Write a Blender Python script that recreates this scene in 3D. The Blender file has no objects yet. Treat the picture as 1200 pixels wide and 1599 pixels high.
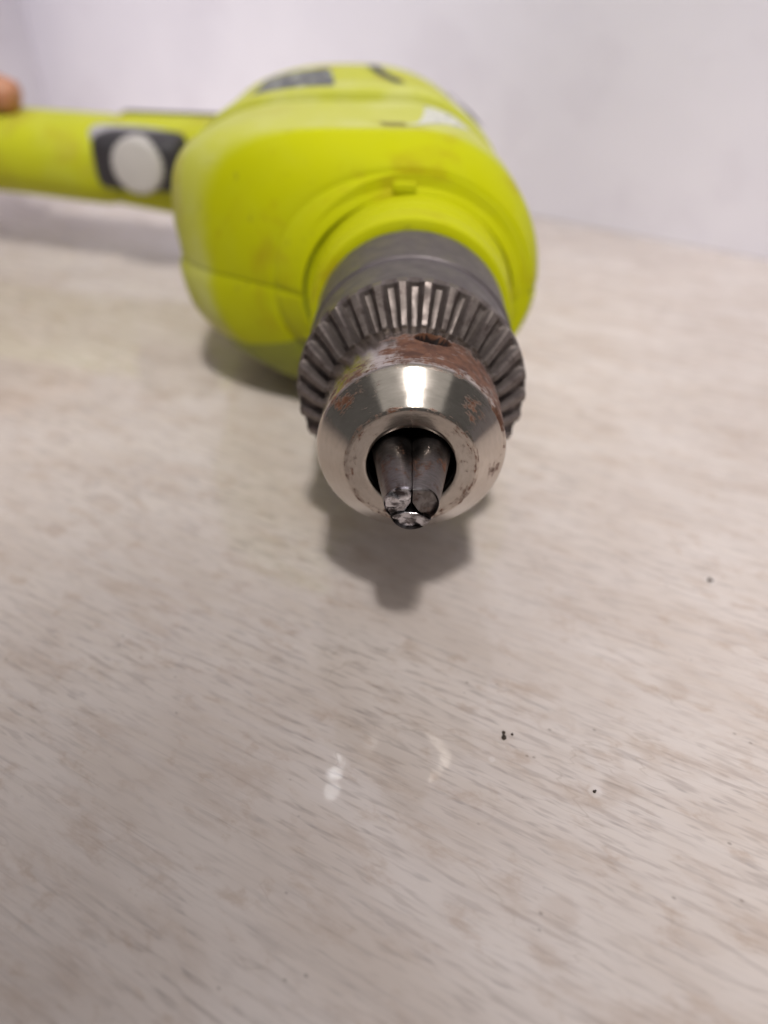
import bpy, bmesh, math, random
from mathutils import Vector, Matrix, noise
random.seed(4)
MM = 0.001
R = math.radians
scene = bpy.context.scene

# ------------------------------------------------------------------ camera
H = 36.5                       # height of the spindle axis over the table, mm
PITCH, YAW = R(36.0), R(1.55)
cam_d = bpy.data.cameras.new('camera')
cam = bpy.data.objects.new('camera', cam_d)
scene.collection.objects.link(cam)
cam.location = (-1.5*MM, -101.2*MM, (H+64.9)*MM)
cam.rotation_euler = (R(90)-PITCH, 0, YAW)
cam_d.sensor_fit = 'VERTICAL'
cam_d.sensor_height = 34.64
cam_d.lens = 34.64*1200/1599
bpy.context.view_layer.update()
cam_d.clip_start = 0.002
cam_d.clip_end = 50
cam_d.dof.use_dof = True
cam_d.dof.focus_distance = 0.113
cam_d.dof.aperture_fstop = 26/3.1
scene.camera = cam

# ------------------------------------------------------------------ light
world = bpy.data.worlds.new('World'); scene.world = world
world.use_nodes = True
bg = world.node_tree.nodes['Background']
bg.inputs[0].default_value = (1.0, 0.97, 0.95, 1)
bg.inputs[1].default_value = 0.11

def lamp_area(name, direction, dist, w, h, power, col=(1, 1, 1), aim=(0, 0.06, 0.0)):
    d = bpy.data.lights.new(name, 'AREA'); d.shape = 'RECTANGLE'
    d.size, d.size_y, d.energy, d.color = w, h, power, col
    o = bpy.data.objects.new(name, d); scene.collection.objects.link(o)
    v = Vector(direction).normalized()
    o.location = Vector(aim) + v*dist
    o.rotation_euler = v.to_track_quat('Z', 'Y').to_euler()
    return o
lamp_area('ceiling_panel', (0.04, -0.48, 0.875), 1.7, 0.17, 0.6, 2.5, (1.0, 0.97, 0.93))
lamp_area('ceiling_glow', (0.0, -0.10, 1.0), 1.75, 2.6, 2.6, 7.8, (1.0, 0.965, 0.92))

def lamp_spot(name, aim, direction, dist, radius_on_table, blend, size, power, col):
    d = bpy.data.lights.new(name, 'SPOT'); d.energy = power; d.color = col
    d.spot_size = 2*math.atan(radius_on_table/dist); d.spot_blend = blend; d.shadow_soft_size = size
    o = bpy.data.objects.new(name, d); scene.collection.objects.link(o)
    v = Vector(direction).normalized(); o.location = Vector(aim)+v*dist
    o.rotation_euler = v.to_track_quat('Z', 'Y').to_euler()
    return o
LAMP = Vector((0.06, 0.06, 0)) + Vector((0.02, -0.47, 0.88)).normalized()*1.65       # where the added spots hang, near the ceiling panel
for aim, rad, blend, power, col in (((0.231, 0.042, 0), 0.254, 0.24, 82, (1.0, 0.96, 0.955)), ((-0.170, 0.226, 0), 0.240, 0.32, 76, (1.0, 0.965, 0.925))):
    d = LAMP-Vector(aim)
    lamp_spot('added_table_spot', aim, d, d.length, rad, blend, 0.062, power, col)  # added spots whose cone edges stand in for the phone's shadow
lamp_spot('added_wall_fill', (-0.04, 0.36, 0.42), (-0.35, -0.82, 0.42), 1.6, 0.48, 0.8, 0.06, 74, (0.955, 0.95, 1.0))  # added fill spot that brightens the wall
# six small lamps over the back of the table, mirrored in its gloss
for (px, py, e) in ((538, 1181, 0.8), (524, 1207, 1.1), (519, 1236, 0.7)):
    v = (cam.rotation_euler.to_matrix() @ Vector(((px-600)/1200, -(py-799.5)/1200, -1))).normalized()
    hit = Vector(cam.location) + v*(cam.location.z/-v.z)
    v.z = -v.z
    d = bpy.data.lights.new('small_lamp', 'POINT'); d.shadow_soft_size = 0.0014; d.energy = 0.0042*e
    o = bpy.data.objects.new('small_lamp', d); scene.collection.objects.link(o); o.location = hit + v*0.34

scene.view_settings.view_transform = 'Standard'
scene.view_settings.look = 'None'
scene.view_settings.exposure = 0.0
scene.view_settings.gamma = 1.0

# ------------------------------------------------------------------ helpers
def link(o, parent=None):
    scene.collection.objects.link(o)
    if parent is not None:
        o.parent = parent
    return o

def mesh_obj(name, verts, faces, mat, parent=None, smooth=True, uvs=None, attrs=None, loc=None, scale=MM, auto=None):
    me = bpy.data.meshes.new(name)
    me.from_pydata([tuple(c*scale for c in v) for v in verts], [], faces)
    if uvs is not None:
        l = me.uv_layers.new(name='UVMap')
        for lp in me.loops:
            l.data[lp.index].uv = uvs[lp.vertex_index]
    for k, vals in (attrs or {}).items():
        a = me.attributes.new(k, 'FLOAT', 'POINT')
        a.data.foreach_set('value', vals)
    bm = bmesh.new(); bm.from_mesh(me)
    bmesh.ops.recalc_face_normals(bm, faces=bm.faces)
    bm.to_mesh(me); bm.free()
    if smooth:
        me.polygons.foreach_set('use_smooth', [True]*len(me.polygons))
        me.set_sharp_from_angle(angle=R(auto if auto else 32))
    me.materials.append(mat)
    o = bpy.data.objects.new(name, me)
    if loc is not None:
        o.location = [c*MM for c in loc]
    return link(o, parent)

def grid_faces(nr, nc, wrap):
    f = []
    for i in range(nr-1):
        for j in range(nc if wrap else nc-1):
            a, b = i*nc+j, i*nc+(j+1) % nc
            f.append((a, b, b+nc, a+nc))
    return f

def lathe(name, profile, mat, parent, seg=128, attr=None, loc=None, disp=None):
    """profile: (s, r) points; axis along +Y; angle 0 = up, + = towards +X"""
    verts, uvs, at = [], [], []
    v = 0
    for i, (s, r) in enumerate(profile):
        if i:
            v += math.dist(profile[i-1], (s, r))
        for j in range(seg):
            a = 2*math.pi*j/seg
            rr = r-(disp(math.degrees(a), s, r) if disp else 0)
            verts.append((rr*math.sin(a), s, rr*math.cos(a)))
            uvs.append((j/seg, v))
            if attr:
                aa = math.degrees(a); aa = aa-360 if aa > 180 else aa
                at.append(attr(aa, s, r))
    return mesh_obj(name, verts, grid_faces(len(profile), seg, True), mat, parent, uvs=uvs,
                    attrs={'mask': at} if attr else None, loc=loc)

def subdiv(profile, step):
    out = [profile[0]]
    for p, q in zip(profile, profile[1:]):
        n = max(1, int(math.dist(p, q)/step))
        for k in range(1, n+1):
            out.append((p[0]+(q[0]-p[0])*k/n, p[1]+(q[1]-p[1])*k/n))
    return out

def box(name, c, d, mat, parent, bev=0.4, rot=None):
    bm = bmesh.new()
    bmesh.ops.create_cube(bm, size=1)
    bmesh.ops.scale(bm, vec=Vector(d)*MM, verts=bm.verts)
    bmesh.ops.bevel(bm, geom=bm.edges[:], offset=bev*MM, segments=3, profile=0.6, affect='EDGES')
    if rot is not None:
        bmesh.ops.rotate(bm, matrix=rot, verts=bm.verts)
    bmesh.ops.translate(bm, vec=Vector(c)*MM, verts=bm.verts)
    me = bpy.data.meshes.new(name); bm.to_mesh(me); bm.free()
    me.polygons.foreach_set('use_smooth', [True]*len(me.polygons)); me.set_sharp_from_angle(angle=R(40))
    me.materials.append(mat)
    return link(bpy.data.objects.new(name, me), parent)

# ------------------------------------------------------------------ materials
class N:
    def __init__(s, name):
        s.m = bpy.data.materials.new(name); s.m.use_nodes = True
        s.t = s.m.node_tree; s.b = s.t.nodes['Principled BSDF']
    def n(s, typ, **kw):
        x = s.t.nodes.new(typ)
        for k, v in kw.items():
            setattr(x, k, v)
        return x
    def put(s, sock, v):
        if isinstance(v, bpy.types.NodeSocket):
            s.t.links.new(v, sock)
        elif isinstance(v, (tuple, list)) and len(v) == 3 and sock.type == 'RGBA':
            sock.default_value = (*v, 1)
        else:
            sock.default_value = v
    def set(s, **kw):
        for k, v in kw.items():
            s.put(s.b.inputs[k.replace('_', ' ')], v)
    def coord(s, kind='Object', scale=(1, 1, 1), rot=(0, 0, 0), loc=(0, 0, 0)):
        tc = s.n('ShaderNodeTexCoord'); mp = s.n('ShaderNodeMapping')
        s.t.links.new(tc.outputs[kind], mp.inputs[0])
        mp.inputs['Scale'].default_value = scale; mp.inputs['Rotation'].default_value = rot
        mp.inputs['Location'].default_value = loc
        return mp.outputs[0]
    def noise(s, vec, scale, detail=4, rough=0.55, dist=0.0):
        x = s.n('ShaderNodeTexNoise'); s.t.links.new(vec, x.inputs['Vector'])
        x.inputs['Scale'].default_value = scale; x.inputs['Detail'].default_value = detail
        x.inputs['Roughness'].default_value = rough; x.inputs['Distortion'].default_value = dist
        return x.outputs[0]
    def ramp(s, fac, a, b, lo=0.0, hi=1.0):
        x = s.n('ShaderNodeMapRange'); x.interpolation_type = 'SMOOTHSTEP'
        s.put(x.inputs[0], fac)
        for i, v in enumerate((a, b, lo, hi)):
            s.put(x.inputs[i+1], v)
        return x.outputs[0]
    def math(s, op, a, b=0.0):
        x = s.n('ShaderNodeMath', operation=op); s.put(x.inputs[0], a); s.put(x.inputs[1], b)
        return x.outputs[0]
    def mix(s, fac, a, b, mode='MIX'):
        x = s.n('ShaderNodeMix', data_type='RGBA', blend_type=mode)
        s.put(x.inputs[0], fac); s.put(x.inputs[6], a); s.put(x.inputs[7], b)
        return x.outputs[2]
    def attr(s, name):
        x = s.n('ShaderNodeAttribute'); x.attribute_name = name
        return x.outputs['Fac']
    def bump(s, h, strength, dist=0.001):
        x = s.n('ShaderNodeBump'); x.inputs['Strength'].default_value = strength
        x.inputs['Distance'].default_value = dist; s.put(x.inputs['Height'], h)
        s.t.links.new(x.outputs[0], s.b.inputs['Normal'])

def on_table(px, py):
    q = cam.rotation_euler.to_matrix()
    v = (q @ Vector(((px-600)/1200, -(py-799.5)/1200, -1)))
    h = cam.location + v*(cam.location.z/-v.z)
    return h/MM
PITS = ((930, 1236, 0.0010), (1110, 907, 0.0010), (768, 1186, 0.0005))
GRAIN = R(-28)
def mat_table():
    m = N('table_laminate')
    # rotate so that local X runs along the grain
    g = m.coord('Object', (1, 1, 1), (0, 0, -GRAIN))
    def st(sx, sy):
        mp = m.n('ShaderNodeMapping'); m.t.links.new(g, mp.inputs[0]); mp.inputs['Scale'].default_value = (sx, sy, 1)
        return mp.outputs[0]
    base = m.mix(m.ramp(m.noise(st(30, 60), 1, 3), 0.3, 0.7), (0.585, 0.51, 0.455), (0.66, 0.595, 0.55))
    patch = m.ramp(m.noise(st(14, 26), 1, 3), 0.36, 0.62, 0.35, 1.0)
    # soft short parallel grain streaks, grey pores, fine lines
    streak = m.ramp(m.noise(st(150, 1000), 1, 2, 0.5, 0.0), 0.49, 0.68)
    c = m.mix(m.math('MULTIPLY', m.math('MULTIPLY', streak, patch), 0.54), base, (0.37, 0.315, 0.285))
    long = m.ramp(m.noise(st(22, 700), 1, 2, 0.5, 0.0), 0.50, 0.72)
    c = m.mix(m.math('MULTIPLY', long, 0.16), c, (0.36, 0.31, 0.29))
    pores = m.ramp(m.noise(st(200, 1000), 1, 1, 0.5, 0.0), 0.62, 0.76)
    c = m.mix(m.math('MULTIPLY', m.math('MULTIPLY', pores, patch), 0.38), c, (0.23, 0.20, 0.19))
    fine = m.ramp(m.noise(st(40, 1500), 1, 3, 0.6), 0.55, 0.75)
    c = m.mix(m.math('MULTIPLY', fine, 0.30), c, (0.30, 0.26, 0.24))
    # thin wandering scratches
    wl = m.math('ABSOLUTE', m.math('SUBTRACT', m.noise(st(22, 60), 1, 4, 0.55, 0.3), 0.5))
    wl = m.math('MULTIPLY', m.ramp(wl, 0.0045, 0.0015), m.ramp(m.noise(st(35, 35), 1, 2), 0.52, 0.60))
    c = m.mix(m.math('MULTIPLY', wl, 0.22), c, (0.30, 0.235, 0.18))
    # tan stains
    stn = m.ramp(m.noise(st(140, 250), 1, 4, 0.65, 0.25), 0.54, 0.72)
    c = m.mix(m.math('MULTIPLY', stn, 0.42), c, (0.40, 0.285, 0.205))
    blot = m.ramp(m.noise(st(60, 150), 1, 5, 0.65, 0.25), 0.50, 0.70)
    c = m.mix(m.math('MULTIPLY', blot, 0.42), c, (0.43, 0.325, 0.25))
    # round worn spots and brown flecks
    v2 = m.n('ShaderNodeTexVoronoi'); m.t.links.new(st(75, 75), v2.inputs['Vector']); v2.inputs['Scale'].default_value = 1
    wob = m.math('ADD', v2.outputs['Distance'], m.math('MULTIPLY', m.math('SUBTRACT', m.noise(st(300, 300), 1, 3), 0.5), 0.22))
    spot = m.math('MULTIPLY', m.ramp(wob, 0.26, 0.14), m.ramp(m.noise(st(30, 30), 1, 2), 0.50, 0.58))
    ring = m.math('MULTIPLY', m.ramp(m.math('ABSOLUTE', m.math('SUBTRACT', wob, 0.24)), 0.05, 0.0), m.ramp(m.noise(st(45, 45), 1, 2), 0.52, 0.60))
    c = m.mix(m.math('MULTIPLY', spot, 0.24), c, (0.38, 0.275, 0.20))
    c = m.mix(m.math('MULTIPLY', ring, 0.10), c, (0.36, 0.26, 0.19))
    # tiny dark specks
    vo = m.n('ShaderNodeTexVoronoi'); m.t.links.new(st(300, 420), vo.inputs['Vector']); vo.inputs['Scale'].default_value = 1
    pick = m.ramp(m.noise(st(90, 90), 1, 1), 0.58, 0.64)
    sp = m.math('MULTIPLY', m.ramp(vo.outputs['Distance'], 0.14, 0.04), pick)
    c = m.mix(m.math('MULTIPLY', sp, 0.5), c, (0.16, 0.125, 0.10))
    # pale worn rings round two pits
    for (px, py, r0) in PITS:
        w = on_table(px, py)*MM
        vd = m.n('ShaderNodeVectorMath', operation='DISTANCE')
        tc = m.n('ShaderNodeTexCoord'); m.t.links.new(tc.outputs['Object'], vd.inputs[0]); vd.inputs[1].default_value = w
        d = m.math('ADD', vd.outputs['Value'], m.math('MULTIPLY', m.math('SUBTRACT', m.noise(tc.outputs['Object'], 900, 2), 0.5), 0.0006))
        c = m.mix(m.math('MULTIPLY', m.ramp(d, r0*1.3, r0*0.7), 0.4), c, (0.76, 0.71, 0.68))
    m.set(Base_Color=c, Roughness=0.42)
    m.b.inputs['Specular IOR Level'].default_value = 0.25
    m.set(Coat_Weight=m.ramp(m.noise(st(60, 500), 1, 2, 0.5, 0.2), 0.44, 0.60, 1.0, 0.35))
    m.b.inputs['Coat Roughness'].default_value = 0.015
    m.bump(m.noise(st(75, 430), 1, 4, 0.55, 0.25), 0.2, 0.0006)
    return m.m

def mat_wall():
    m = N('painted_wall')
    g = m.coord('Object')
    c = m.mix(m.ramp(m.noise(g, 9, 3), 0.35, 0.65), (0.78, 0.75, 0.815), (0.835, 0.805, 0.865))
    c = m.mix(m.math('MULTIPLY', m.ramp(m.noise(g, 30, 4, 0.6), 0.50, 0.68), 0.18), c, (0.60, 0.55, 0.62))
    m.set(Base_Color=c, Roughness=0.6)
    m.bump(m.noise(g, 120, 3), 0.15, 0.001)
    return m.m

def mat_lime():
    m = N('lime_plastic')
    g = m.coord('Object')
    c = m.mix(m.ramp(m.noise(g, 22, 3), 0.35, 0.7), (0.455, 0.475, 0.0), (0.495, 0.51, 0.0))
    c = m.mix(m.math('MULTIPLY', m.ramp(m.noise(g, 48, 4, 0.6, 0.5), 0.54, 0.72), 0.65), c, (0.36, 0.27, 0.005))
    sm = m.math('MULTIPLY', m.ramp(m.noise(g, 130, 5, 0.7), 0.60, 0.70), m.ramp(m.noise(g, 30, 2), 0.48, 0.6))
    c = m.mix(m.math('MULTIPLY', sm, 0.5), c, (0.17, 0.13, 0.03))
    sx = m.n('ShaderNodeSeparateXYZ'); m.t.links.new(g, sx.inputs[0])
    rear = m.math('MULTIPLY', m.ramp(sx.outputs[1], 0.0865, 0.0905, 0.06, 1.0), m.ramp(sx.outputs[1], 0.130, 0.150, 1.0, 0.3))       # dust plus painted-in sheen, paler behind the front edge
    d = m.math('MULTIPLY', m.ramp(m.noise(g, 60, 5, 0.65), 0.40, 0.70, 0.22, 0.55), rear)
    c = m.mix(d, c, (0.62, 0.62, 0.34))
    m.set(Base_Color=c, Roughness=m.ramp(m.noise(g, 60, 4), 0.3, 0.7, 0.46, 0.62))
    m.b.inputs['Specular IOR Level'].default_value = 0.2
    m.b.inputs['Specular Tint'].default_value = (0.8, 0.82, 0.15, 1)
    m.bump(m.noise(g, 1500, 2), 0.12, 0.0002)
    return m.m

def mat_steel(name, base, rough, dark=None, rust=False, streak=0.25, metallic=1.0, uvs=(1, 1), tip=False, flank_shade=False):
    m = N(name)
    uv = m.coord('UV', (30*uvs[0], 1.6*uvs[1], 1))
    ob = m.coord('Object')
    sn = m.noise(uv, 1, 5, 0.65)
    c = m.mix(m.ramp(sn, 0.3, 0.7), tuple(b*(1-streak) for b in base), base)
    if dark:
        c = m.mix(m.math('MULTIPLY', m.ramp(m.noise(ob, 420, 5, 0.7), 0.48, 0.66), 0.7), c, dark)
    r = m.ramp(m.noise(ob, 260, 4), 0.3, 0.7, rough*0.8, rough*1.3)
    me = metallic
    if rust:
        uv2 = m.coord('UV', (34, 2.6, 1))
        fine = m.noise(uv2, 1, 6, 0.72, 0.3)
        blob = m.noise(ob, 420, 6, 0.7)
        thr = m.math('SUBTRACT', 1.0, m.attr('mask'))
        mixn = m.math('ADD', m.math('MULTIPLY', fine, 0.42), m.math('MULTIPLY', blob, 0.58))
        # stretch the noise to 0..1
        nn = m.ramp(mixn, 0.30, 0.70)
        k = m.ramp(m.math('SUBTRACT', nn, thr), -0.10, 0.22)
        halo = m.ramp(m.math('SUBTRACT', m.math('ADD', m.math('MULTIPLY', nn, 0.6), 0.25), thr), -0.25, 0.25)
        c = m.mix(m.math('MULTIPLY', halo, 0.6), c, (0.27, 0.18, 0.135))
        rc = m.mix(m.ramp(m.noise(ob, 500, 4), 0.35, 0.65), (0.085, 0.034, 0.018), (0.19, 0.083, 0.045))
        c = m.mix(k, c, rc)
        r = m.mix(k, r, (0.62, 0.62, 0.62))
        me = m.ramp(k, 0, 1, metallic, 0.25)
        c = m.mix(m.ramp(m.attr('mask'), 1.4, 2.6), c, (0.012, 0.005, 0.004))  # shade inside the key holes painted nearly black
        me = m.math('MULTIPLY', me, m.ramp(m.attr('mask'), 1.4, 2.6, 1.0, 0.0))
    if flank_shade:                                     # shade of the tooth flanks painted into the colour
        gk = m.ramp(m.math('ADD', m.attr('mask'), m.math('MULTIPLY', m.math('SUBTRACT', m.noise(ob, 300, 4), 0.5), 0.9)), 0.15, 0.95)
        c = m.mix(m.math('MULTIPLY', gk, 0.8), c, (0.055, 0.042, 0.040))
        r = m.mix(gk, r, (0.6, 0.6, 0.6))
        me = m.ramp(gk, 0, 1, metallic, 0.4)
    if tip:                                        # chipped, shiny jaw ends with glints painted into the colour
        t = m.attr('tip')
        fl = m.ramp(m.noise(ob, 620, 4, 0.6, 0.5), 0.40, 0.60)
        c = m.mix(t, c, m.mix(fl, (0.09, 0.075, 0.075), (0.78, 0.75, 0.78)))
        r = m.mix(t, r, (0.19, 0.19, 0.19))
        bmp = m.math('ADD', sn, m.math('MULTIPLY', t, m.math('MULTIPLY', m.noise(ob, 620, 4), 6.0)))
        m.set(Base_Color=c, Roughness=r, Metallic=me)
        m.bump(bmp, 0.09, 0.0002)
        return m.m
    m.set(Base_Color=c, Roughness=r, Metallic=me)
    m.bump(sn, 0.06, 0.0002)
    return m.m

def mat_plain(name, col, rough, var=0.15, scale=60, spec=0.5):
    m = N(name)
    g = m.coord('Object')
    c = m.mix(m.ramp(m.noise(g, scale, 4), 0.3, 0.7), tuple(x*(1-var) for x in col), tuple(min(1, x*(1+var)) for x in col))
    m.set(Base_Color=c, Roughness=rough)
    m.b.inputs['Specular IOR Level'].default_value = spec
    m.bump(m.noise(g, scale*12, 2), 0.1, 0.0002)
    return m.m

def mat_print(name, paper, ink, sx, sy, thr):
    m = N(name)
    g = m.coord('UV', (sx, sy, 1))
    n1 = m.ramp(m.noise(g, 1, 4, 0.6), thr, thr+0.08)
    c = m.mix(m.math('MULTIPLY', n1, 0.85), paper, ink)
    m.set(Base_Color=c, Roughness=0.5)
    return m.m

def mat_skin():
    m = N('skin')
    g = m.coord('Object')
    c = m.mix(m.ramp(m.noise(g, 90, 4), 0.3, 0.7), (0.40, 0.165, 0.085), (0.48, 0.22, 0.12))
    m.set(Base_Color=c, Roughness=0.5)
    m.b.inputs['Subsurface Weight'].default_value = 0.15
    m.b.inputs['Subsurface Radius'].default_value = (0.004, 0.0015, 0.0008)
    m.b.inputs['Subsurface Scale'].default_value = 1.0
    m.bump(m.noise(g, 700, 3), 0.2, 0.0003)
    return m.m

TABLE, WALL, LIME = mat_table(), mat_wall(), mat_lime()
SLEEVE = mat_steel('oxidised_steel', (0.17, 0.148, 0.15), 0.5, streak=0.3, metallic=0.7)
GEAR = mat_steel('gear_steel', (0.20, 0.168, 0.152), 0.44, dark=(0.07, 0.05, 0.045), streak=0.2, metallic=0.8, flank_shade=True)
CHROME = mat_steel('worn_chrome', (0.60, 0.545, 0.485), 0.14, dark=None, rust=True, streak=0.12)
JAW = mat_steel('jaw_steel', (0.20, 0.178, 0.168), 0.36, dark=(0.05, 0.036, 0.032), rust=True, streak=0.35, uvs=(0.3, 3), tip=True)
BLACK = mat_plain('black_rubber', (0.030, 0.026, 0.030), 0.55)
DIALM = mat_plain('pale_grey_plastic', (0.50, 0.47, 0.45), 0.5, 0.05)
GREY = mat_plain('grey_plastic', (0.42, 0.40, 0.42), 0.5, 0.1)
STICK = mat_print('white_sticker', (0.60, 0.60, 0.52), (0.22, 0.23, 0.25), 5, 3, 0.53)
LOGO = mat_print('dark_print', (0.075, 0.08, 0.08), (0.50, 0.51, 0.42), 5, 2.5, 0.52)
DARKHOLE = mat_plain('dark_bore', (0.02, 0.018, 0.017), 0.6)
SHADED_RUST = mat_plain('shaded_hole', (0.016, 0.007, 0.005), 0.9, spec=0.05)  # rust colour darkened to paint in the shade of the hole
SKIN = mat_skin()
DIRT = mat_plain('dirt', (0.045, 0.032, 0.022), 0.8, 0.4, 900)

# ------------------------------------------------------------------ setting: table and wall
wd = Vector((math.cos(R(-35.5)), math.sin(R(-35.5)), 0))          # along the wall base
wn = Vector((-wd.y, wd.x, 0))                                      # away from the camera
P0 = Vector((74.7, 270, 0))
def slab(name, corners, z0, z1, mat, origin=(0, 0, 0)):
    o = Vector(origin)
    vs = [Vector((c.x, c.y, z0))-o for c in corners]+[Vector((c.x, c.y, z1))-o for c in corners]
    n = len(corners)
    fs = [tuple(range(n)), tuple(range(n, 2*n))]+[(i, (i+1) % n, n+(i+1) % n, n+i) for i in range(n)]
    return mesh_obj(name, [tuple(v) for v in vs], fs, mat, None, smooth=False, loc=origin)
corner = P0 + wd*(-412)                                            # where the side wall begins
wr = P0 + wd*700
wall = slab('wall', [corner-wd*60, wr, wr+wn*60, corner-wd*60+wn*60], -760, 1500, WALL)
wall['kind'] = 'structure'
wall2 = slab('wall', [corner, corner-wd*60, corner-wd*60-wn*620, corner-wn*620], -760, 1500, WALL)
wall2['kind'] = 'structure'

c1 = corner + wn*(-0.6) + wd*0.6
tbl = bpy.data.objects.new('table', None); link(tbl)
tbl['label'] = 'pale worn table with streaky wood grain laminate top, stained and scratched, under the drill'
tbl['category'] = 'table'
top = slab('tabletop', [c1, c1+wd*1040, c1+wd*1040-wn*600, c1-wn*600], -22, 0, TABLE)
top.parent = tbl
for (u, w) in ((40, 40), (1000, 40), (40, 560), (1000, 560)):
    p = c1 + wd*u - wn*w
    box('leg', (p.x, p.y, -22.5-360), (40, 40, 719), GREY, tbl, 3)

# ------------------------------------------------------------------ the drill
ROLL = R(0.9)
drill = bpy.data.objects.new('power_drill', None); link(drill)
drill.location = (0, 0, H*MM); drill.rotation_euler = (0, ROLL, 0)
drill['label'] = 'lime green power drill lying on its side, rusty steel keyed chuck pointing at the viewer'
drill['category'] = 'drill'

# chuck: sleeve > gear_ring, nose, jaws, key hole
prof = subdiv([(20.5, 14.0), (26.0, 14.5), (27.0, 19.7), (27.4, 20.2), (29.0, 20.2), (29.2, 19.9), (40.0, 19.9), (40.3, 20.3),
               (44.0, 20.3), (44.3, 20.0), (56.0, 20.2), (57.4, 19.8), (58.0, 18.8), (58.1, 8.0)], 1.2)
sleeve = lathe('chuck', prof, SLEEVE, drill, 160)

def nose_mask(a, s, r):
    m = 0.06
    if s > 4.4:                                    # cylinder
        band = math.exp(-((a-24)/50)**4) * math.exp(-((s-10.8)/6.2)**4)
        m = max(m, 0.86*band)
        m = max(m, 0.80*math.exp(-((a-66)/22)**2) * math.exp(-((s-8.5)/6.0)**4))
        m = max(m, 0.62*math.exp(-((a+40)/30)**2) * math.exp(-((s-7.5)/4.0)**2))
    if s <= 5.6 and r > 10.2:
        m = max(m, 0.52*math.exp(-((a+46)/26)**2) * math.exp(-((s-3.8)/2.0)**2))
        m = max(m, 0.47*math.exp(-((a-46)/16)**2) * math.exp(-((s-2.8)/1.8)**2))
        m = max(m, 0.5*math.exp(-((a-100)/14)**2) * math.exp(-((s-3.6)/2.2)**2))
    if abs(r-10.35) < 0.35 and s < 0.6:
        m = max(m, 0.42)
    if s < 0.3 and r < 10.3:
        m = max(m, 0.20, 0.36*math.exp(-((r-9.6)/0.8)**2)*(1 if abs(a) > 40 else 0.4))
    return m
prof = subdiv([(3.2, 6.4), (0.5, 7.0), (0.15, 7.1), (0.0, 7.4), (0.0, 10.1), (0.12, 10.38), (0.30, 10.58), (4.75, 15.0), (5.05, 15.2), (5.4, 15.3), (19.2, 15.3), (19.45, 13.8)], 0.28)
prof = [(30, 6.3)] + prof
HOLES = ((11.5, 14.9), (131.5, 14.9), (251.5, 14.9))
def hole_q(a, s):
    best = 9
    for ha, hs in HOLES:
        d = (a-ha+180) % 360-180
        u = R(d)*15.3
        best = min(best, math.hypot(u/3.1, (s-hs)/1.95))
    return best
def hole_disp(a, s, r):
    if s < 10 or r < 14: return 0
    q = hole_q(a, s)
    if q >= 1.0: return 0
    return 3.4*min(1, (1-q)/0.22)
def nose_mask2(a, s, r):
    if s > 10 and r > 14 and hole_q(a, s) < 1.0: return 3.0
    return nose_mask(a, s, r)
nose = lathe('nose', prof, CHROME, sleeve, 384, nose_mask2, disp=hole_disp)
lathe('bore', [(0.9, 6.88), (30, 6.25), (30, 0.01)], DARKHOLE, sleeve, 64)
def key_hole(ang, s, r0):
    vs = []
    n = 32
    for f in (0.86, 0.5, 0.01):
        for j in range(n):
            t = 2*math.pi*j/n
            a = R(ang)+2.9*f*math.cos(t)/r0
            rr = r0-2.6-(1-f)*0.4
            vs.append((rr*math.sin(a), s+1.75*f*math.sin(t), rr*math.cos(a)))
    return mesh_obj('key_hole', vs, grid_faces(3, n, True), SHADED_RUST, sleeve)
for a, hs in HOLES:
    key_hole(a, hs, 15.3)
def chip(ang, s, r0):
    vs = []
    n = 14
    for k in range(2):
        for j in range(n):
            t = j/(n-1)
            u = -1.1+3.2*t
            w = 0.55*math.sin(math.pi*t)**0.7*k
            a = R(ang)+u/r0
            vs.append(((r0+0.05)*math.sin(a), s+0.2*t+w, (r0+0.05)*math.cos(a)))
    return mesh_obj('chipped_edge', vs, grid_faces(2, n, False), CHROME, sleeve, uvs=[(0, 0)]*len(vs), attrs={'mask': [0.0]*len(vs)})
chip(13, 16.9, 15.3)

# gear ring with thirty bevel teeth
def gear_ring():
    NT, SP = 30, 16
    seg = NT*SP
    def depth(p):      # 0..1 across one tooth pitch: crest, flank, floor
        p = abs(((p+0.5) % 1)-0.5)*2           # 0 at crest centre, 1 at floor centre
        t = min(1, max(0, (p-0.24)/0.56)); return t*t*(3-2*t)
    st = [(19.2, 14.9, 0), (19.2, 15.6, 0.6)]
    for k in range(9):
        f = k/8
        st.append((19.4+5.2*f, 15.9+4.55*f, 1.0))
    verts, uvs, gr = [], [], []
    rows = 0
    for i, (s, r, d) in enumerate(st):
        f = max(0, (i-2)/8)
        for j in range(seg):
            a = 2*math.pi*j/seg
            dd = depth(j/SP+0.5)*(2.3-1.0*f)*d
            nk = 0.12*noise.noise(Vector((math.sin(a)*9, s*0.8, math.cos(a)*9)))*d
            verts.append(((r-0.62*dd-nk)*math.sin(a), s+0.78*dd+nk, (r-0.62*dd-nk)*math.cos(a))); uvs.append((j/seg, s)); gr.append((lambda q: max(0.35*q, 1-abs(2*q-1)))(depth(j/SP+0.5)) if d > 0.5 else 1.0)
        rows += 1
    for (s, r, k) in ((25.0, 20.85, 0.95), (26.6, 20.9, 0.15), (27.2, 20.7, 0), (27.5, 20.2, 0), (27.5, 15, 0)):
        for j in range(seg):
            a = 2*math.pi*j/seg
            dd = depth(j/SP+0.5)*0.85*k
            rr = r-(0.55*dd if k > 0.5 else 0.1*dd)
            verts.append((rr*math.sin(a), s+0.85*dd, rr*math.cos(a))); uvs.append((j/seg, s)); gr.append(depth(j/SP+0.5)*0.7 if k > 0.5 else 0.3)
        rows += 1
    return mesh_obj('gear_ring', verts, grid_faces(rows, seg, True), GEAR, sleeve, uvs=uvs, auto=28, attrs={'mask': gr})
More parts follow.
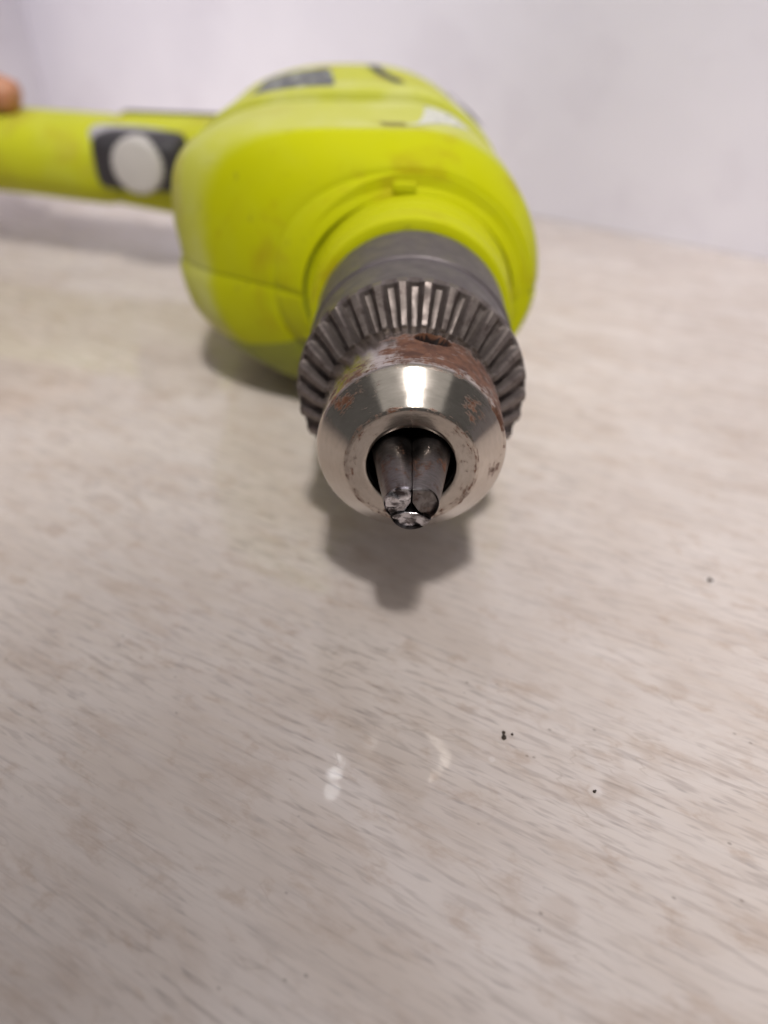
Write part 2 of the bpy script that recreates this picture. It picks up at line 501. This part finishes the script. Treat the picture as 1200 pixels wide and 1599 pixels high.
gear_ring()

# three jaws closed at the tip
def jaw(ang, rusty=None, seed=0, tip_glint=1.0):  # last argument: strength of the glint painted on this jaw's tip
    A = R(ang)
    d = Vector((math.sin(A), 0, math.cos(A))); t = Vector((math.cos(A), 0, -math.sin(A)))
    rj0 = 3.3
    def section(s, c, rj, gap, hole):
        pts = []
        # wedge apex side: from hole edge out along both wedge lines, outer arc between
        half = R(60)
        def ray(sg, q):        # point at distance q along wedge line, moved in by the gap
            return (q*math.cos(half)+gap*math.sin(half), sg*(q*math.sin(half)-gap*math.cos(half)))
        q1 = c*math.cos(half)+math.sqrt(max(0.01, rj*rj-(c*math.sin(half))**2))
        for k in range(5):
            pts.append(ray(-1, hole+(q1-hole)*k/5))
        b0 = ray(-1, q1); b1 = ray(1, q1)
        a0 = math.atan2(b0[1], b0[0]-c); a1 = math.atan2(b1[1], b1[0]-c)
        for k in range(25):
            a = a0+(a1-a0)*k/24
            rr = math.hypot(b0[0]-c, b0[1])
            pts.append((c+rr*math.cos(a), rr*math.sin(a)))
        for k in range(4, -1, -1):
            pts.append(ray(1, hole+(q1-hole)*k/5))
        return pts
    secs = []
    for s in (28, 20, 14, 10, 7, 4, 2, 0, -2, -3.5, -5, -6.5, -7.0, -8, -9.2, -10.0, -10.5):
        c = 0.95+(s+11)*0.19; rj = rj0+min(0, s)*0.018
        secs.append((s, section(s, c, rj, 0.06, 0.05 if s > -6.8 else 1.15), 0))
    c = 0.98
    for s, dr, gap, hole in ((-10.95, 0.02, 0.09, 1.1), (-11.12, 0.10, 0.12, 1.15), (-11.2, 0.26, 0.17, 1.2), (-11.2, 0.7, 0.26, 1.3),
                             (-11.2, 1.1, 0.34, 1.35), (-11.2, 1.5, 0.44, 1.4)):
        secs.append((s, section(s, c+0.12*dr, rj-dr, gap, hole), 1))
    verts, uvs, at, tip = [], [], [], []
    for s, pts, tilt in secs:
        for k, (u, v) in enumerate(pts):
            p = d*u+t*v
            wob = 0.42*noise.noise(Vector((p.x*0.9+seed*7, s*0.3, p.z*0.9))) if s < -10.5 else 0.03*noise.noise(Vector((p.x+seed, s, p.z)))
            # end bevel: the front face slopes back towards the centre
            sl = ((0.30, 0.16, 0.22)[seed % 3]*(u-1.2)+(0.10, -0.16, 0.20)[seed % 3]*v+0.25)*(1 if s < -10.6 else 0)
            verts.append((p.x, s+wob+sl, p.z)); uvs.append((k/len(pts), s))
            m = 0.2
            if rusty:
                m = max(m, 1.05*math.exp(-((s-rusty[0])/1.3)**2)*math.exp(-((v-rusty[1])/0.8)**2))
            m = max(m, 0.30 if -9 < s < -4.5 else 0)
            at.append(m); tip.append(tip_glint if tilt else 0.0)
    n = len(secs[0][1])
    fs = grid_faces(len(secs), n, True)
    # end cap as a fan to a sunken centre
    lastc = len(verts)
    b = (len(secs)-1)*n
    cu = sum(p[0] for p in secs[-1][1])/n
    p = d*cu
    verts.append((p.x, sum(v[1] for v in verts[b:b+n])/n, p.z)); uvs.append((0.5, 0)); at.append(0.1); tip.append(tip_glint)
    for k in range(n):
        fs.append((b+k, b+(k+1) % n, lastc))
    return mesh_obj('jaw', verts, fs, JAW, sleeve, uvs=uvs, attrs={'mask': at, 'tip': tip}, auto=24)
jaw(-60, None, 1, 0.95); jaw(60, (-3.2, 0.3), 2, 0.12); jaw(180, None, 3, 0.7)

# ---- plastic housing ---------------------------------------------------------
# station: s, centre x, left width, right width, half thickness, left exponent (top, bottom), right exponent
ST = [
    (73.0, 0, 25.2, 23.6, 22.6, 2.0, 2.0, 2.0),
    (73.2, 0, 26.0, 24.4, 23.4, 2.0, 2.0, 2.0),
    (73.6, 0, 26.6, 25.0, 24.0, 2.0, 2.0, 2.0),
    (76.6, 0, 31.0, 27.0, 25.8, 2.1, 2.1, 2.0),
    (77.6, 0, 32.2, 27.6, 26.2, 2.15, 2.15, 2.0),
    (78.4, 0, 32.6, 27.7, 26.3, 2.2, 2.2, 2.0),
    (78.5, 0, 33.4, 28.4, 27.0, 2.2, 2.2, 2.0),
    (79.0, 0, 34.6, 29.0, 27.9, 2.3, 2.3, 2.0),
    (82.0, 0, 39.6, 30.2, 30.3, 2.7, 2.5, 2.0),
    (84.8, 0, 44.6, 30.8, 32.3, 3.2, 2.6, 2.05),
    (86.4, 0, 47.8, 31.0, 33.0, 3.6, 2.7, 2.05),
    (87.6, 0, 49.8, 31.0, 33.25, 3.9, 2.7, 2.05),
    (89.5, 0, 52.4, 31.0, 33.3, 4.2, 2.7, 2.05),
    (93.0, 0, 56.4, 30.9, 33.3, 4.4, 2.8, 2.05),
    (97.0, 0, 59.6, 30.8, 33.3, 4.5, 2.8, 2.05),
    (102.0, 0, 61.4, 30.5, 33.3, 4.5, 2.8, 2.05),
    (114.0, -1, 60.6, 30.0, 33.3, 4.2, 2.8, 2.05),
    (126.0, -3, 59.0, 30.6, 33.3, 3.8, 2.8, 2.05),
    (126.3, -3, 58.2, 29.8, 32.6, 3.8, 2.8, 2.05),
    (127.0, -3, 57.9, 29.6, 32.3, 3.8, 2.8, 2.05)]
ST2 = [
    (126.0, -3, 57.4, 29.2, 32.0, 3.7, 2.8, 2.05),
    (127.6, -3, 57.6, 29.4, 32.2, 3.7, 2.8, 2.05),
    (128.2, -4, 58.8, 31.8, 35.2, 3.6, 2.8, 2.05),
    (129.4, -4, 59.2, 32.2, 35.9, 3.5, 2.8, 2.05),
    (140.0, -7, 56.7, 34.3, 36.2, 3.2, 2.8, 2.05),
    (155.0, -12, 52.2, 38.2, 36.4, 2.9, 2.7, 2.05),
    (175.0, -16, 48.5, 41.0, 36.2, 2.8, 2.6, 2.1),
    (192.0, -16, 48.0, 40.0, 35.0, 2.8, 2.6, 2.1),
    (200.0, -16, 46.5, 38.5, 33.5, 2.7, 2.6, 2.1),
    (205.0, -16, 43.0, 35.0, 30.0, 2.5, 2.5, 2.1),
    (207.0, -16, 36.0, 29.0, 24.0, 2.3, 2.3, 2.1),
    (207.5, -16, 2.0, 2.0, 2.0, 2.0, 2.0, 2.0)]
ZOFF = 0.0
def sect(p, th):
    s, cx, wl, wr, t, nlt, nlb, nr = p
    c, sn = math.cos(th), math.sin(th)
    if c >= 0:
        n = nr; w = wr
    else:
        n = nlt if sn >= 0 else nlb; w = wl
    x = cx + w*math.copysign(abs(c)**(2/n), c)
    z = t*math.copysign(abs(sn)**(2/n), sn)
    return x, s, z
def interp(ST, s):
    for a, b in zip(ST, ST[1:]):
        if a[0] <= s <= b[0]:
            f = (s-a[0])/max(1e-6, b[0]-a[0]); return tuple(x+(y-x)*f for x, y in zip(a, b))
    return ST[-1]
def half(name, ST, up, mat, parent, nseg=72, bulge=0.0):
    verts = []
    for p in ST:
        low = 1 if up else 0.87+(0.13+bulge)*min(1, max(0, (p[0]-118)/35))
        for j in range(nseg+1):
            th = math.pi*j/nseg * (1 if up else -1)
            x, s, z = sect(p, th)
            e = min(j, nseg-j)
            if e == 0:                                     # rolled edge at the parting line
                x = p[1]+(x-p[1])*0.984; z += 0.16 if up else -0.16
            verts.append((x, s, z*low+ZOFF))
        # returns inside so that the shell has an inner lip
    return mesh_obj(name, verts, grid_faces(len(ST), nseg+1, False), mat, parent, auto=26)
def dense(ST, step):
    out = [ST[0]]
    for a, b in zip(ST, ST[1:]):
        n = max(1, int((b[0]-a[0])/step))
        for k in range(1, n+1):
            f = k/n; out.append(tuple(x+(y-x)*f for x, y in zip(a, b)))
    return out
def smooth_st(ST, keep):
    return dense(ST, 3.0)
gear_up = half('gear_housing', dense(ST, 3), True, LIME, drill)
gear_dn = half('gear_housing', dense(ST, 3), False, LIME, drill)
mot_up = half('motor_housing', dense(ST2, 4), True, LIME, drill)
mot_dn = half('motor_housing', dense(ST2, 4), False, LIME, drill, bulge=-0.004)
# dark inside seen through the parting line
def core(name, ST, f, mat):
    verts = []
    for p in ST:
        for j in range(48):
            x, s, z = sect(p, 2*math.pi*j/48)
            verts.append((p[1]+(x-p[1])*f, s+(1.0 if p is ST[0] else 0), z*f))
    return mesh_obj(name, verts, grid_faces(len(ST), 48, True), mat, drill)
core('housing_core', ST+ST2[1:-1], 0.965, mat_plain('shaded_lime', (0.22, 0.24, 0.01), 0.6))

# collar behind the chuck
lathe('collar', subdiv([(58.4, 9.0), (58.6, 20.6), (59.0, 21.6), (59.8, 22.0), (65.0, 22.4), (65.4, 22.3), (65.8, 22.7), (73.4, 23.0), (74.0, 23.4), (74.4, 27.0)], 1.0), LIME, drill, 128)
# small square tab at the top of the opening
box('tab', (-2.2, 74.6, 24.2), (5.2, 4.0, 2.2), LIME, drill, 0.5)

# stickers laid on the housing surface
def patch(name, ST, th0, th1, s0, s1, off, mat, parent, ns=10, nt=18, wob=None):
    verts, uvs = [], []
    for i in range(ns):
        for j in range(nt):
            f, g = i/(ns-1), j/(nt-1)
            s = s0+(s1-s0)*f; th = th0+(th1-th0)*g
            if wob:
                s, th = wob(f, g, s, th)
            x, y, z = sect(interp(ST, s), th)
            nx, nz = math.cos(th), math.sin(th)
            verts.append((x+nx*off, y, z+nz*off+ZOFF)); uvs.append((g, f))
    return mesh_obj(name, verts, grid_faces(ns, nt, False), mat, parent, uvs=uvs)
def torn(f, g, s, th):
    return s+3.0*(1-g)*f*0-6*(g**2)*(1-f)*-1*0.0+(1-f)*g*2, th+(R(16)*(1-f)*g)
def quad(c00, c01, c10, c11):
    def w(f, g, s, th):
        e = 0.35*math.sin(9*g+2)*(1-f)
        a = [c00[k]*(1-f)*(1-g)+c01[k]*(1-f)*g+c10[k]*f*(1-g)+c11[k]*f*g for k in (0, 1)]
        return a[1]+e, R(a[0])
    return w
st = patch('sticker', ST, 0, 1, 92, 121, 0.12, STICK, gear_up, wob=quad((63, 106), (90.1, 92), (67, 122), (82, 121)))
st['label'] = 'worn white paper sticker with faded grey print'
lg = patch('printed_label', ST2, R(97), R(121), 133, 168, 0.12, LOGO, mot_up)
lg['label'] = 'dark grey printed label, worn'
vent = patch('vent', ST2, R(84), R(89), 138, 175, 0.3, BLACK, mot_up)
patch('vent', ST2, R(42), R(56), 138, 165, 1.3, BLACK, mot_up)
# small scuff near the front edge
patch('scuff', ST, R(90.05), R(90.8), 90.5, 95, 0.10, mat_plain('scuffed_lime', (0.22, 0.19, 0.02), 0.6), gear_up, 4, 5)

# ---- handle -------------------------------------------------------------------
def path_loft(name, path, mat, parent, nseg=48, a0=0, a1=2*math.pi, cap=True, grow=0.0):
    """path: (x, s, z, depth, thick, n)"""
    verts = []
    pts = [Vector(p[:3]) for p in path]
    full = abs(a1-a0-2*math.pi) < 1e-6
    nc = nseg if full else nseg+1
    for i, p in enumerate(path):
        tng = (pts[min(i+1, len(pts)-1)]-pts[max(i-1, 0)]); tng.z = 0; tng.normalize()
        e = Vector((-tng.y, tng.x, 0))
        if e.y > 0: e = -e                       # towards the camera (front of the handle)
        for j in range(nc):
            a = a0+(a1-a0)*j/nseg
            c, sn = math.cos(a), math.sin(a)
            n = p[5]
            q = pts[i]+e*((p[3]+grow)*math.copysign(abs(c)**(2/n), c))+Vector((0, 0, (p[4]+grow)*math.copysign(abs(sn)**(2/n), sn)))
            verts.append(tuple(q))
    fs = grid_faces(len(path), nc, full)
    if cap and full:
        fs.append(tuple(range(nc))); k = (len(path)-1)*nc; fs.append(tuple(range(k, k+nc)))
    return mesh_obj(name, verts, fs, mat, parent, auto=40)
HZ = -1.3
GRIP = [(-40, 190, HZ, 18, 19, 3), (-56, 197, HZ, 19, 18.5, 3), (-70, 203, HZ, 15, 17.5, 3), (-96, 212, HZ, 14, 16.5, 2.8), (-109, 217, HZ, 14.5, 16, 2.6), (-111.5, 217.4, HZ, 14.2, 14.8, 2.6),
        (-113.5, 217, HZ, 17.5, 15.0, 2.5), (-115.5, 216.5, HZ, 19.5, 15.4, 2.4), (-119, 217.5, HZ, 20.3, 15.4, 2.3), (-130, 221, HZ, 20.5, 15.4, 2.2), (-150, 227, HZ, 20, 15.2, 2.2), (-175, 235, HZ, 19.5, 15.5, 2.2), (-200, 243, HZ, 20, 17, 2.3),
        (-208, 246, HZ, 18, 15, 2.3), (-210, 246.5, HZ, 15, 12, 2.3)]
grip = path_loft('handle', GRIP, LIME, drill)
path_loft('grip_pad', [p for p in GRIP if -112 < p[0] < -50], BLACK, grip, 24, R(98), R(262), False, 0.9)
# trigger with pale speed dial
tdir = Vector((-0.95, 0.31, 0)).normalized()
rotm = Matrix.Rotation(math.atan2(-0.14, 0.95), 3, 'Z')
trig = box('trigger', (-95, 196, 3.4), (34, 22, 18.5), BLACK, drill, 5.5, rotm)
box('trigger_bezel', (-97.6, 202.0, 3.2), (39.5, 10, 19.6), GREY, drill, 4.0, rotm)
def dial():
    vs, fs = [], []
    n = 96
    rings = [(-0.2, 0.01), (-0.2, 7.4), (0.1, 8.6), (0.8, 9.3), (5.0, 9.4)]
    for (s, r) in rings:
        for j in range(n):
            a = 2*math.pi*j/n
            rr = r*(1+(0.025*math.cos(24*a) if r > 9 else 0))
            v = rotm @ Vector((rr*math.sin(a), s, rr*math.cos(a)))
            vs.append(tuple(v+Vector((-95.5, 183.0, 3.4))))
    return mesh_obj('speed_dial', vs, grid_faces(len(rings), n, True), DIALM, trig)
dial()

# ------------------------------------------------------------------ the hand on the handle end
def hand():
    J, E, RAD = [], [], []
    def add(p, r, par=None):
        J.append(Vector(p)*MM); RAD.append(r*MM)
        if par is not None:
            E.append((par, len(J)-1))
        return len(J)-1
    w0 = add((-300, 262, H+42), 22)
    palm = add((-268, 250, H+36), 24, w0)
    arm = add((-338, 238, H+52), 26, w0)
    arm = add((-384, 150, H+66), 33, arm)
    add((-425, 20, H+92), 40, arm)
    # index lies along the top of the handle, the rest curl over its far side, thumb on the near side
    def chain(points, par):
        for p, r in points:
            par = add(p, r, par)
    chain([((-238, 228, H+38), 10.5), ((-205, 222, H+38), 8.6), ((-176, 222, H+29), 7.6), ((-153, 222, H+21.5), 6.9), ((-147.5, 222, H+20.2), 6.2)], palm)
    chain([((-236, 240, H+39), 10.5), ((-203, 240, H+38), 8.6), ((-180, 246, H+27), 7.6), ((-168, 254, H+14), 6.8)], palm)
    chain([((-238, 254, H+38), 10.2), ((-210, 258, H+33), 8.2), ((-192, 266, H+20), 7.4), ((-186, 266, H+6), 6.6)], palm)
    chain([((-242, 266, H+34), 9.2), ((-220, 273, H+26), 7.2), ((-208, 276, H+14), 6.4), ((-204, 272, H+4), 5.8)], palm)
    chain([((-262, 224, H+22), 11.5), ((-235, 208, H+10), 9.5), ((-205, 206, H+2), 8.4), ((-188, 208, H-2), 7.2)], palm)
    me = bpy.data.meshes.new('person')
    me.from_pydata([tuple(v) for v in J], E, [])
    o = bpy.data.objects.new('person', me); link(o)
    sk = o.modifiers.new('skin', 'SKIN'); sk.use_smooth_shade = True
    for v, r in zip(me.skin_vertices[0].data, RAD):
        v.radius = (r, r)
    me.skin_vertices[0].data[1].use_root = True
    sub = o.modifiers.new('sub', 'SUBSURF'); sub.levels = sub.render_levels = 2
    bpy.context.view_layer.update()
    dg = bpy.context.evaluated_depsgraph_get()
    m2 = bpy.data.meshes.new_from_object(o.evaluated_get(dg))
    o.modifiers.clear(); o.data = m2
    m2.materials.clear(); m2.materials.append(SKIN)
    m2.polygons.foreach_set('use_smooth', [True]*len(m2.polygons))
    o['label'] = 'person reaching in from the left with a bare fingertip resting on the drill handle'
    o['category'] = 'person'
hand()

# ------------------------------------------------------------------ crumbs on the table
def crumb(px, py, parts, label):
    c = on_table(px, py)
    bm = bmesh.new()
    for (dx, dy, r) in parts:
        m = Matrix.Translation(Vector((dx, dy, r*0.55))*MM)
        res = bmesh.ops.create_icosphere(bm, subdivisions=3, radius=r*MM, matrix=m)
        for v in res['verts']:
            n = noise.noise(v.co*1400)+0.5*noise.noise(v.co*3500)
            v.co = m.translation + (v.co-m.translation)*(1+0.35*n)
            v.co.z = max(0.00003, v.co.z)
    me = bpy.data.meshes.new('crumb'); bm.to_mesh(me); bm.free(); me.materials.append(DIRT)
    o = bpy.data.objects.new('crumb', me); link(o)
    o.location = (c.x*MM, c.y*MM, 0.0)
    o['label'] = label; o['category'] = 'crumb'; o['group'] = 'dirt crumbs on the table top'
crumb(787, 1150, [(0, -0.35, 0.42), (0.02, 0.65, 0.27), (0.0, 0.2, 0.18), (1.35, 0.35, 0.2)], 'dark brown double crumb of dirt on the table, largest one, below right of the chuck')
crumb(1108, 907, [(0, 0, 0.42), (0.5, -0.1, 0.25)], 'small dark crumb of dirt near the right edge of the table')
crumb(928, 1237, [(0, 0, 0.24), (0.25, 0.2, 0.14)], 'tiny grey crumb of dirt sitting in a pale ring mark on the table')
